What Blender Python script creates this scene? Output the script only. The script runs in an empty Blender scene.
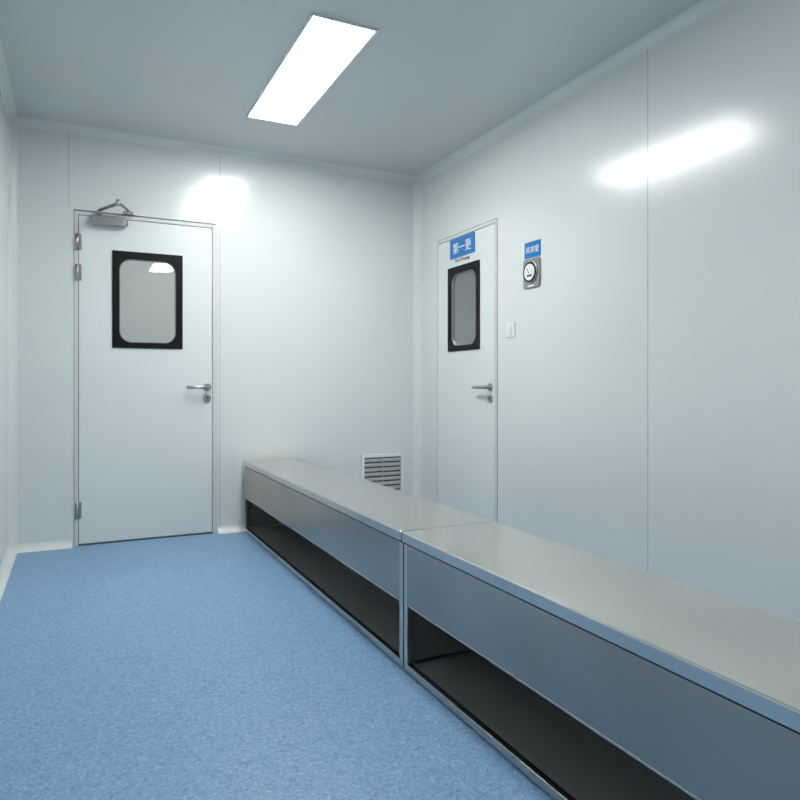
import bpy, bmesh, math
from mathutils import Vector, Matrix
S=bpy.context.scene
try:
    S.view_settings.view_transform='Standard'
except Exception as e: print(e)
XL,XR,YB,YF,H=-0.36,2.39,4.62,-2.6,2.6

# ---------- materials ----------
def mat(name,col,rough=.5,metal=0,spec=.5,noise=None,bump=0,nscale=(1,1,1),ns=5,emit=0,coat=0,detail=4):
    m=bpy.data.materials.new(name); m.use_nodes=True
    nt=m.node_tree; b=nt.nodes['Principled BSDF']
    b.inputs['Base Color'].default_value=(*col,1)
    b.inputs['Roughness'].default_value=rough
    b.inputs['Metallic'].default_value=metal
    b.inputs['Specular IOR Level'].default_value=spec
    b.inputs['Coat Weight'].default_value=coat
    if emit:
        b.inputs['Emission Color'].default_value=(*col,1)
        b.inputs['Emission Strength'].default_value=emit
    if noise or bump:
        tc=nt.nodes.new('ShaderNodeTexCoord'); mp=nt.nodes.new('ShaderNodeMapping')
        mp.inputs['Scale'].default_value=nscale
        n=nt.nodes.new('ShaderNodeTexNoise'); n.inputs['Scale'].default_value=ns
        n.inputs['Detail'].default_value=detail
        nt.links.new(tc.outputs['Object'],mp.inputs[0]); nt.links.new(mp.outputs[0],n.inputs['Vector'])
        if noise:
            r=nt.nodes.new('ShaderNodeValToRGB')
            r.color_ramp.elements[0].position=.25; r.color_ramp.elements[1].position=.75
            r.color_ramp.elements[0].color=(*[c*(1-noise) for c in col],1)
            r.color_ramp.elements[1].color=(*[min(1,c*(1+noise)) for c in col],1)
            nt.links.new(n.outputs[0],r.inputs[0]); nt.links.new(r.outputs[0],b.inputs['Base Color'])
        if bump:
            bp=nt.nodes.new('ShaderNodeBump'); bp.inputs['Strength'].default_value=bump
            bp.inputs['Distance'].default_value=.01
            nt.links.new(n.outputs[0],bp.inputs['Height']); nt.links.new(bp.outputs[0],b.inputs['Normal'])
    return m
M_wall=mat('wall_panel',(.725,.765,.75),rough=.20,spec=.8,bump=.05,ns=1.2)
M_trim=mat('trim_white',(.75,.785,.775),rough=.3)
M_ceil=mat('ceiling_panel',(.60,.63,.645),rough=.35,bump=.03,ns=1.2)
M_seam=mat('seam',(.36,.38,.37),rough=.6)
M_door=mat('door_paint',(.745,.785,.775),rough=.3)
M_frame=mat('door_frame_alu',(.66,.68,.67),rough=.35)
M_gap=mat('gap_dark',(.12,.13,.13),rough=.8)
M_black=mat('black_frame',(.004,.005,.005),rough=.5,spec=.2)
M_gask=mat('gasket',(.30,.32,.32),rough=.4)
M_steel=mat('satin_steel',(.42,.42,.41),rough=.28,metal=1)
M_dsteel=mat('dark_steel',(.22,.22,.22),rough=.35,metal=1)
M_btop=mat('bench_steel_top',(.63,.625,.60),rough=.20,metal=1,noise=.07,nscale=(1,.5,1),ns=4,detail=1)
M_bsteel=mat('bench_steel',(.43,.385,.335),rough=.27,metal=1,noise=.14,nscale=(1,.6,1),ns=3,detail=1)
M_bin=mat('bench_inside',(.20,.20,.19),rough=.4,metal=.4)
M_shelf=mat('bench_shelf',(.42,.42,.40),rough=.35,metal=.5)
M_edge=mat('bench_edge',(.60,.57,.52),rough=.25,metal=1)
M_blue=mat('sign_blue',(.0,.17,.50),rough=.35)
M_white=mat('white_plastic',(.82,.84,.83),rough=.3)
M_ink=mat('ink',(.05,.07,.1),rough=.5)
M_grey=mat('gauge_grey',(.27,.28,.29),rough=.4)
M_dark=mat('vent_dark',(.06,.065,.065),rough=.7)
M_louv=mat('vent_louver',(.40,.42,.41),rough=.45)
M_lamp=mat('lamp_diffuser',(1,1,.98),rough=.5,emit=34.5)
M_lamp_added=mat('lamp_diffuser_next',(1,1,.98),rough=.5,emit=17)  # glow of the unseen lamps added in the rooms beyond
# floor vinyl
M_floor=mat('vinyl_floor',(.17,.33,.58),rough=.42,spec=.4)
nt=M_floor.node_tree; b=nt.nodes['Principled BSDF']
tc=nt.nodes.new('ShaderNodeTexCoord')
v=nt.nodes.new('ShaderNodeTexVoronoi'); v.inputs['Scale'].default_value=150
n=nt.nodes.new('ShaderNodeTexNoise'); n.inputs['Scale'].default_value=70; n.inputs['Detail'].default_value=4
r=nt.nodes.new('ShaderNodeValToRGB')
e=r.color_ramp.elements; e[0].position=.12; e[0].color=(.11,.23,.41,1); e[1].position=.88; e[1].color=(.35,.50,.69,1)
x=e.new(.36); x.color=(.19,.345,.555,1); x=e.new(.66); x.color=(.215,.375,.585,1)
mx=nt.nodes.new('ShaderNodeMix'); mx.data_type='FLOAT'; mx.inputs[0].default_value=.4
sp=nt.nodes.new('ShaderNodeSeparateColor')
nt.links.new(tc.outputs['Object'],v.inputs['Vector']); nt.links.new(tc.outputs['Object'],n.inputs['Vector'])
nt.links.new(v.outputs['Color'],sp.inputs[0]); nt.links.new(sp.outputs[0],mx.inputs[2]); nt.links.new(n.outputs[0],mx.inputs[3])
nt.links.new(mx.outputs[0],r.inputs[0]); nt.links.new(r.outputs[0],b.inputs['Base Color'])
# glass
M_glass=bpy.data.materials.new('window_glass'); M_glass.use_nodes=True
nt=M_glass.node_tree; nt.nodes.clear()
o=nt.nodes.new('ShaderNodeOutputMaterial'); ms=nt.nodes.new('ShaderNodeMixShader')
tr=nt.nodes.new('ShaderNodeBsdfTransparent'); tr.inputs[0].default_value=(.86,.88,.87,1)
gl=nt.nodes.new('ShaderNodeBsdfGlossy'); gl.inputs['Roughness'].default_value=.02
fr=nt.nodes.new('ShaderNodeFresnel'); fr.inputs[0].default_value=1.7
nt.links.new(fr.outputs[0],ms.inputs[0]); nt.links.new(tr.outputs[0],ms.inputs[1]); nt.links.new(gl.outputs[0],ms.inputs[2]); nt.links.new(ms.outputs[0],o.inputs[0])

# ---------- mesh helpers ----------
def finish(bm,name,m,parent=None,bevel=0,smooth=False):
    bmesh.ops.recalc_face_normals(bm,faces=bm.faces)
    me=bpy.data.meshes.new(name); bm.to_mesh(me); bm.free()
    ob=bpy.data.objects.new(name,me); S.collection.objects.link(ob)
    for mm in (m if isinstance(m,list) else [m]): me.materials.append(mm)
    if parent: ob.parent=parent
    if bevel:
        bv=ob.modifiers.new('b','BEVEL'); bv.width=bevel; bv.segments=2; bv.limit_method='ANGLE'
    if smooth:
        for p in me.polygons: p.use_smooth=True
    return ob
def addbox(bm,a,c,mi=0):
    x0,y0,z0=a; x1,y1,z1=c
    vs=[bm.verts.new(p) for p in [(x0,y0,z0),(x1,y0,z0),(x1,y1,z0),(x0,y1,z0),(x0,y0,z1),(x1,y0,z1),(x1,y1,z1),(x0,y1,z1)]]
    for f in [(0,3,2,1),(4,5,6,7),(0,1,5,4),(1,2,6,5),(2,3,7,6),(3,0,4,7)]:
        bm.faces.new([vs[i] for i in f]).material_index=mi
def boxes(name,lst,m,parent=None,bevel=0):
    bm=bmesh.new()
    for l in lst: addbox(bm,l[0],l[1],l[2] if len(l)>2 else 0)
    return finish(bm,name,m,parent,bevel)
def cyl(name,p0,p1,r,m,parent=None,seg=24,bevel=0,r2=None):
    bm=bmesh.new(); p0=Vector(p0);p1=Vector(p1); d=p1-p0
    bmesh.ops.create_cone(bm,cap_ends=True,segments=seg,radius1=r,radius2=r if r2 is None else r2,depth=d.length)
    q=d.to_track_quat('Z','Y').to_matrix().to_4x4()
    bmesh.ops.transform(bm,matrix=Matrix.Translation((p0+p1)/2)@q,verts=bm.verts)
    ob=finish(bm,name,m,parent,bevel)
    for p in ob.data.polygons: p.use_smooth=len(p.vertices)==4
    return ob
def empty(name,loc=(0,0,0),rz=0):
    e=bpy.data.objects.new(name,None); e.location=loc; e.rotation_euler=(0,0,rz); e.empty_display_size=.1
    S.collection.objects.link(e); return e
def rrect(x0,z0,x1,z1,r,seg=8):
    pts=[]
    for cx,cz,a0 in [(x1-r,z1-r,0),(x0+r,z1-r,90),(x0+r,z0+r,180),(x1-r,z0+r,270)]:
        for i in range(seg+1):
            a=math.radians(a0+90*i/seg); pts.append((cx+r*math.cos(a),cz+r*math.sin(a)))
    return pts
def ring(name,outer,inner,y0,y1,m,parent=None):
    bm=bmesh.new(); n=len(outer)
    L=[[bm.verts.new((p[0],y,p[1])) for p in pts] for pts in (outer,inner) for y in (y0,y1)]
    of,ob_,inf,inb=L
    for i in range(n):
        j=(i+1)%n
        for q in [(of,inf),(inb,ob_),(ob_,of),(inf,inb)]:
            bm.faces.new([q[0][i],q[0][j],q[1][j],q[1][i]])
    return finish(bm,name,m,parent)
def plate(name,pts,y0,y1,m,parent=None,bevel=0):
    bm=bmesh.new()
    a=[bm.verts.new((p[0],y0,p[1])) for p in pts]; c=[bm.verts.new((p[0],y1,p[1])) for p in pts]
    bm.faces.new(a); bm.faces.new(c[::-1])
    for i in range(len(pts)):
        j=(i+1)%len(pts); bm.faces.new([a[i],c[i],c[j],a[j]])
    return finish(bm,name,m,parent,bevel)
def tube(name,pts,r,m,parent):
    cu=bpy.data.curves.new(name,'CURVE'); cu.dimensions='3D'; cu.bevel_depth=r; cu.bevel_resolution=5; cu.use_fill_caps=True
    sp=cu.splines.new('POLY'); sp.points.add(len(pts)-1)
    for i,p in enumerate(pts): sp.points[i].co=(*p,1)
    t=bpy.data.objects.new('t',cu); S.collection.objects.link(t)
    bpy.context.view_layer.update()
    me=bpy.data.meshes.new_from_object(t.evaluated_get(bpy.context.evaluated_depsgraph_get()))
    bpy.data.objects.remove(t); me.materials.clear(); me.materials.append(m)
    ob=bpy.data.objects.new(name,me); S.collection.objects.link(ob); ob.parent=parent
    for p in me.polygons: p.use_smooth=True
    return ob
def text(name,s,size,loc,m,parent,off=.012):
    cu=bpy.data.curves.new(name,'FONT'); cu.body=s; cu.size=size; cu.extrude=.0006; cu.align_x='CENTER'; cu.align_y='CENTER'; cu.offset=size*off
    t=bpy.data.objects.new('t',cu); S.collection.objects.link(t)
    bpy.context.view_layer.update()
    me=bpy.data.meshes.new_from_object(t.evaluated_get(bpy.context.evaluated_depsgraph_get()))
    bpy.data.objects.remove(t); me.materials.clear(); me.materials.append(m)
    xs=[q.co.x for q in me.vertices]; ys=[q.co.y for q in me.vertices]
    me.transform(Matrix.Translation((-(min(xs)+max(xs))/2,-(min(ys)+max(ys))/2,0)))
    me.transform(Matrix.Translation(loc)@Matrix.Rotation(math.pi/2,4,'X'))
    ob=bpy.data.objects.new(name,me); S.collection.objects.link(ob); ob.parent=parent
    return ob
def cove(name,p,d,L,a,b,r,m=M_trim):
    p=Vector(p);d=Vector(d);a=Vector(a);b=Vector(b)
    prof=[(0,0),(r,0)]+[(r-r*math.sin(math.radians(t)),r-r*math.cos(math.radians(t))) for t in range(15,90,15)]+[(0,r)]
    bm=bmesh.new()
    A=[bm.verts.new(p+a*u+b*w) for u,w in prof]; B=[bm.verts.new(p+a*u+b*w+d*L) for u,w in prof]
    bm.faces.new(A); bm.faces.new(B[::-1])
    for i in range(len(prof)):
        j=(i+1)%len(prof); bm.faces.new([A[i],B[i],B[j],A[j]])
    return finish(bm,name,m)

# ---------- shell ----------
T=.08
boxes('floor',[((XL-T,YF-T,-.1),(XR+T,YB+T,0))],M_floor)
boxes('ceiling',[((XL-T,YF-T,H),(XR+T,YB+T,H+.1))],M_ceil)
boxes('wall_left',[((XL-T,YF,0),(XL,YB,H))],M_wall)
boxes('wall_front',[((XL-T,YF-T,0),(XR+T,YF,H))],M_wall)
D1=(-.01,.85,2.09); 
boxes('wall_back',[((XL-T,YB,0),(D1[0],YB+T,H)),((D1[1],YB,0),(XR+T,YB+T,H)),((D1[0],YB,D1[2]),(D1[1],YB+T,H))],M_wall)
D2=(3.54,4.325,2.055)
boxes('wall_right',[((XR,YF,0),(XR+T,D2[0],H)),((XR,D2[1],0),(XR+T,YB,H)),((XR,D2[0],D2[2]),(XR+T,D2[1],H))],M_wall)
# seams
s=.0015
boxes('trim_seam_back',[((.878-s,YB-.0008,0),(.878+s,YB+.001,H)),((-.04-s,YB-.0008,2.1),(-.04+s,YB+.001,H))],M_seam)
boxes('trim_seam_right',[((XR-.0008,y-s,0),(XR+.001,y+s,H)) for y in (2.30,1.12,-.06,-1.24)],M_seam)
r=.045
cove('trim_1',(XL,YB,H),(1,0,0),XR-XL,(0,-1,0),(0,0,-1),r)
cove('trim_2',(XR,YF,H),(0,1,0),YB-YF,(-1,0,0),(0,0,-1),r)
cove('trim_3',(XL,YF,H),(0,1,0),YB-YF,(1,0,0),(0,0,-1),r)
cove('trim_4',(XR,YB,0),(0,0,1),H,(-1,0,0),(0,-1,0),r)
cove('trim_5',(XL,YB,0),(0,0,1),H,(1,0,0),(0,-1,0),r)
cove('baseboard_back_left',(XL,YB,0),(1,0,0),D1[0]-.012-XL,(0,-1,0),(0,0,1),r)
cove('baseboard_back_right',(D1[1]+.012,YB,0),(1,0,0),XR-D1[1]-.012,(0,-1,0),(0,0,1),r)
cove('baseboard_left',(XL,YF,0),(0,1,0),YB-YF,(1,0,0),(0,0,1),r)
cove('baseboard_right',(XR,YF,0),(0,1,0),D2[0]-.012-YF,(-1,0,0),(0,0,1),r)

# rooms beyond the door windows
def room(tag,x0,x1,y0,y1,skip):
    q=.05
    parts={'w':((x0-q,y0,0),(x0,y1,H)),'e':((x1,y0,0),(x1+q,y1,H)),'s':((x0,y0-q,0),(x1,y0,H)),'n':((x0,y1,0),(x1,y1+q,H))}
    boxes('wall_'+tag,[parts[k] for k in 'wesn' if k!=skip],M_wall)
    boxes('floor_'+tag,[((x0,y0,-.1),(x1,y1,0))],M_floor)
    boxes('ceiling_'+tag,[((x0,y0,H),(x1,y1,H+.1))],M_ceil)
room('corridor',-1.2,2.2,YB+T+.01,6.6,'s')
room('changing_room',XR+T+.06,4.4,2.9,6.4,'w')

# ---------- ceiling lamps ----------
def lamp(name,x0,x1,y0,y1,m=M_lamp):
    e=empty(name,((x0+x1)/2,(y0+y1)/2,H)); w=(x1-x0)/2;l=(y1-y0)/2
    boxes('diffuser',[((-w,-l,-.008),(w,l,-.002))],m,e)
    t=.012
    boxes('rim',[((-w-t,-l-t,-.012),(-w,l+t,0)),((w,-l-t,-.012),(w+t,l+t,0)),((-w,-l-t,-.012),(w,-l,0)),((-w,l,-.012),(w,l+t,0))],M_trim,e)
lamp('ceiling_light_panel',.92,1.21,2.76,3.96)
lamp('ceiling_light_panel',.92,1.21,-.7,.5)
lamp('ceiling_light_panel',.2,1.4,5.3,5.6,M_lamp_added)  # unseen lamp, added to brighten the view through the back door window
lamp('ceiling_light_panel',3.2,3.5,3.6,4.8,M_lamp_added)  # another added, unseen lamp, lighting what shows in the right door window

# ---------- doors ----------
def door(name,loc,rz,W,Ht,win,hx,closer,lever=.125):
    e=empty(name,loc,rz)
    j=.022
    boxes('frame',[((-.01,-.005,0),(j-.01,.075,Ht)),((W-j+.01,-.005,0),(W+.01,.075,Ht)),((j-.01,-.005,Ht-j),(W-j+.01,.075,Ht))],M_frame,e,.002)
    q=.003
    boxes('frame_sealant',[((-.01-q,-.001,0),(-.01,.0005,Ht+q)),((W+.01,-.001,0),(W+.01+q,.0005,Ht+q)),((-.01,-.001,Ht),(W+.01,.0005,Ht+q))],M_gap if not closer else M_seam,e)
    a0,a1,b1=j-.006,W-j+.006,Ht-j-.004
    x0,z0,x1,z1=win
    y0,y1=-.003,.045
    boxes('leaf',[((a0,y0,.012),(x0,y1,b1)),((x1,y0,.012),(a1,y1,b1)),((x0,y0,.012),(x1,y1,z0)),((x0,y0,z1),(x1,y1,b1))],M_door,e)
    boxes('stop',[((j-.0095,.046,0),(j+.012,.07,Ht-j)),((W-j-.012,.046,0),(W-j+.0095,.07,Ht-j)),((j,.046,Ht-j-.02),(W-j,.07,Ht-j))],M_gap,e)
    boxes('threshold',[((j-.01,-.008,0.0005),(W-j+.01,.07,.010))],M_dsteel,e)
    o=rrect(x0-.004,z0-.004,x1+.004,z1+.004,.004); i=rrect(x0+.038,z0+.032,x1-.038,z1-.044,.072)
    ring('window_frame',o,i,-.010,y1 if closer else .022,M_black,e)
    g=rrect(x0+.034,z0+.028,x1-.034,z1-.040,.076); g2=rrect(x0+.043,z0+.037,x1-.043,z1-.049,.067)
    ring('gasket',g,g2,-.003,.02,M_gask,e)
    bm=bmesh.new()
    bm.faces.new([bm.verts.new(p) for p in [(x0+.02,.010,z0+.02),(x1-.02,.010,z0+.02),(x1-.02,.010,z1-.02),(x0+.02,.010,z1-.02)]])
    me=bpy.data.meshes.new('glass'); bm.to_mesh(me); bm.free(); me.materials.append(M_glass)
    go=bpy.data.objects.new('glass',me); S.collection.objects.link(go); go.parent=e
    cyl('rose',(hx,-.003,.985),(hx,-.012,.985),.026,M_steel,e,bevel=.002)
    tube('lever',[(hx,-.01,.985),(hx,-.045,.985),(hx-.004,-.052,.985),(hx-.012,-.056,.985),(hx-lever,-.056,.985),(hx-lever-.01,-.050,.985)],.0105,M_steel,e)
    cyl('lock_rose',(hx,-.003,.91),(hx,-.011,.91),.026,M_steel,e,bevel=.002)
    cyl('lock_cylinder',(hx,-.010,.915),(hx,-.016,.915),.009,M_dsteel,e)
    if closer:
      for k,z in enumerate((1.89,1.70,.22)):
        cyl('hinge_%d'%(k+1),(.004,-.013,z-.05),(.004,-.013,z+.05),.008,M_steel,e,12)
        boxes('hinge_leaf_%d'%(k+1),[((.0,-.008,z-.05),(.03,-.004,z+.05))],M_steel,e)
      boxes('closer_body',[((.085,-.055,2.000),(.285,-.004,2.060))],M_steel,e,.006)
      cyl('closer_endcap',(.285,-.03,2.031),(.297,-.03,2.031),.022,M_steel,e)
      cyl('closer_pinion',(.13,-.03,2.06),(.13,-.03,2.095),.013,M_steel,e)
      boxes('closer_bracket',[((.27,-.035,2.085),(.33,-.0065,2.105))],M_steel,e,.002)
      tube('closer_arm',[(.13,-.03,2.092),(.23,-.20,2.105)],.010,M_dsteel,e)
      tube('closer_rod',[(.23,-.20,2.115),(.30,-.03,2.108)],.008,M_dsteel,e)
      cyl('closer_elbow',(.23,-.20,2.092),(.23,-.20,2.128),.013,M_steel,e)
    return e
door('door_1',(0,YB,0),0,.84,2.08,(.21,1.24,.63,1.85),.792,True)
R=-math.pi/2
d2=door('door_2',(XR,4.32,0),R,.775,2.05,(.18,1.24,.585,1.82),.713,False)

# ---------- signs ----------
s1=empty('door_sign',(XR,4.32,0),R)
plate('panel',rrect(.205,1.885,.53,2.02,.004,2),-.0075,-.0052,M_blue,s1)
text('lettering','第一更',.082,(.367,-.0082,1.952),M_white,s1,.005)
text('lettering_small','First Dressing',.034,(.367,-.0042,1.862),M_ink,s1)
s2=empty('wall_sign',(XR,3.245,0),R)
plate('panel',rrect(0,1.742,.15,1.835,.003,2),-.004,-.0003,M_blue,s2)
text('lettering','风淋室',.042,(.075,-.0048,1.789),M_white,s2,.005)
# pressure gauge
g=empty('pressure_gauge',(XR,3.25,0),R)
plate('plate',rrect(0,1.565,.155,1.735,.02),-.012,-.0003,M_grey,g,.003)
cyl('bezel',(.0775,-.012,1.655),(.0775,-.022,1.655),.066,M_steel,g,48,.003)
cyl('rim',(.0775,-.022,1.655),(.0775,-.0235,1.655),.060,M_black,g,48)
cyl('dial',(.0775,-.0235,1.655),(.0775,-.0245,1.655),.048,M_white,g,48)
tube('needle',[(.0775,-.026,1.645),(.055,-.026,1.680)],.0015,M_ink,g)
boxes('scale_label',[((.055,-.0252,1.628),(.10,-.0245,1.640))],M_ink,g)
boxes('label',[((.05,-.0128,1.572),(.105,-.012,1.582))],M_white,g)
# switch
w=empty('light_switch',(XR,3.43,0),R)
plate('plate',rrect(0,1.29,.09,1.38,.006),-.009,-.0003,M_white,w,.002)
plate('rocker',rrect(.022,1.305,.068,1.365,.004),-.013,-.009,M_trim,w,.001)

# ---------- vent ----------
v=empty('air_return_vent',(1.91,YB,0))
vw,z0,z1,t=.35,.15,.48,.024
boxes('frame',[((0,-.014,z0),(t,-.0005,z1)),((vw-t,-.014,z0),(vw,-.0005,z1)),((t,-.014,z0),(vw-t,-.0005,z0+t)),((t,-.014,z1-t),(vw-t,-.0005,z1))],M_white,v,.002)
boxes('backing',[((t,-.003,z0+t),(vw-t,-.001,z1-t))],M_dark,v)
bm=bmesh.new(); k=8; hh=(z1-z0-2*t)/k
for i in range(k):
    zb=z0+t+i*hh
    vs=[bm.verts.new(p) for p in [(t,-.012,zb+.002),(vw-t,-.012,zb+.002),(vw-t,-.012,zb+hh*.42),(t,-.012,zb+hh*.42),(t,-.004,zb+hh*.75),(vw-t,-.004,zb+hh*.75)]]
    bm.faces.new(vs[:4]); bm.faces.new([vs[3],vs[2],vs[5],vs[4]])
finish(bm,'louvers',M_louv,v)
boxes('divider',[((vw*.5-.003,-.0135,z0+t),(vw*.5+.003,-.004,z1-t))],M_louv,v)

# ---------- benches ----------
def bench(y0,y1):
    e=empty('stainless_steel_bench',(1.03,y0,0)); L=y1-y0; W=.387; Ht=.487
    p=.026
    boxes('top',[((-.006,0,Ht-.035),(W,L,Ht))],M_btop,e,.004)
    boxes('top_shadow_gap',[((.008,.001,Ht-.042),(W-.005,L-.001,Ht-.0355))],M_gap,e)
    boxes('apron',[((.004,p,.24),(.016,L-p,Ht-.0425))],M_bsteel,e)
    boxes('posts',[((.003,0,0),(p+.003,p,Ht-.0425)),((.003,L-p,0),(p+.003,L,Ht-.0425)),((W-p,0,0),(W,p,Ht-.0425)),((W-p,L-p,0),(W,L,Ht-.0425))],M_edge,e,.0015)
    boxes('rails',[((.003,p,.005),(.024,L-p,.030)),((.0035,p,.232),(.018,L-p,.2395)),((W-.02,p,.005),(W,L-p,.03))],M_edge,e,.001)
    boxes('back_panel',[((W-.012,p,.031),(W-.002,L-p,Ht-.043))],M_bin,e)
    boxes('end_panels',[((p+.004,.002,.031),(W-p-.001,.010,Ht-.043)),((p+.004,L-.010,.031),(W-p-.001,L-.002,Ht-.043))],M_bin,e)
    boxes('bottom_shelf',[((.0245,p,.018),(W-.021,L-p,.028))],M_shelf,e)
bench(2.116,4.572)
bench(-.392,2.106)

# ---------- camera / world ----------
w=bpy.data.worlds.new('w'); S.world=w; w.use_nodes=True
w.node_tree.nodes['Background'].inputs[0].default_value=(.5,.55,.6,1); w.node_tree.nodes['Background'].inputs[1].default_value=.05
cd=bpy.data.cameras.new('camera'); c=bpy.data.objects.new('camera',cd); S.collection.objects.link(c)
c.location=(0,0,1.0); c.rotation_euler=(math.pi/2,0,-math.radians(25.8))
cd.sensor_width=36; cd.lens=670/800*36; cd.shift_y=-15/800; cd.clip_start=.02
S.camera=c
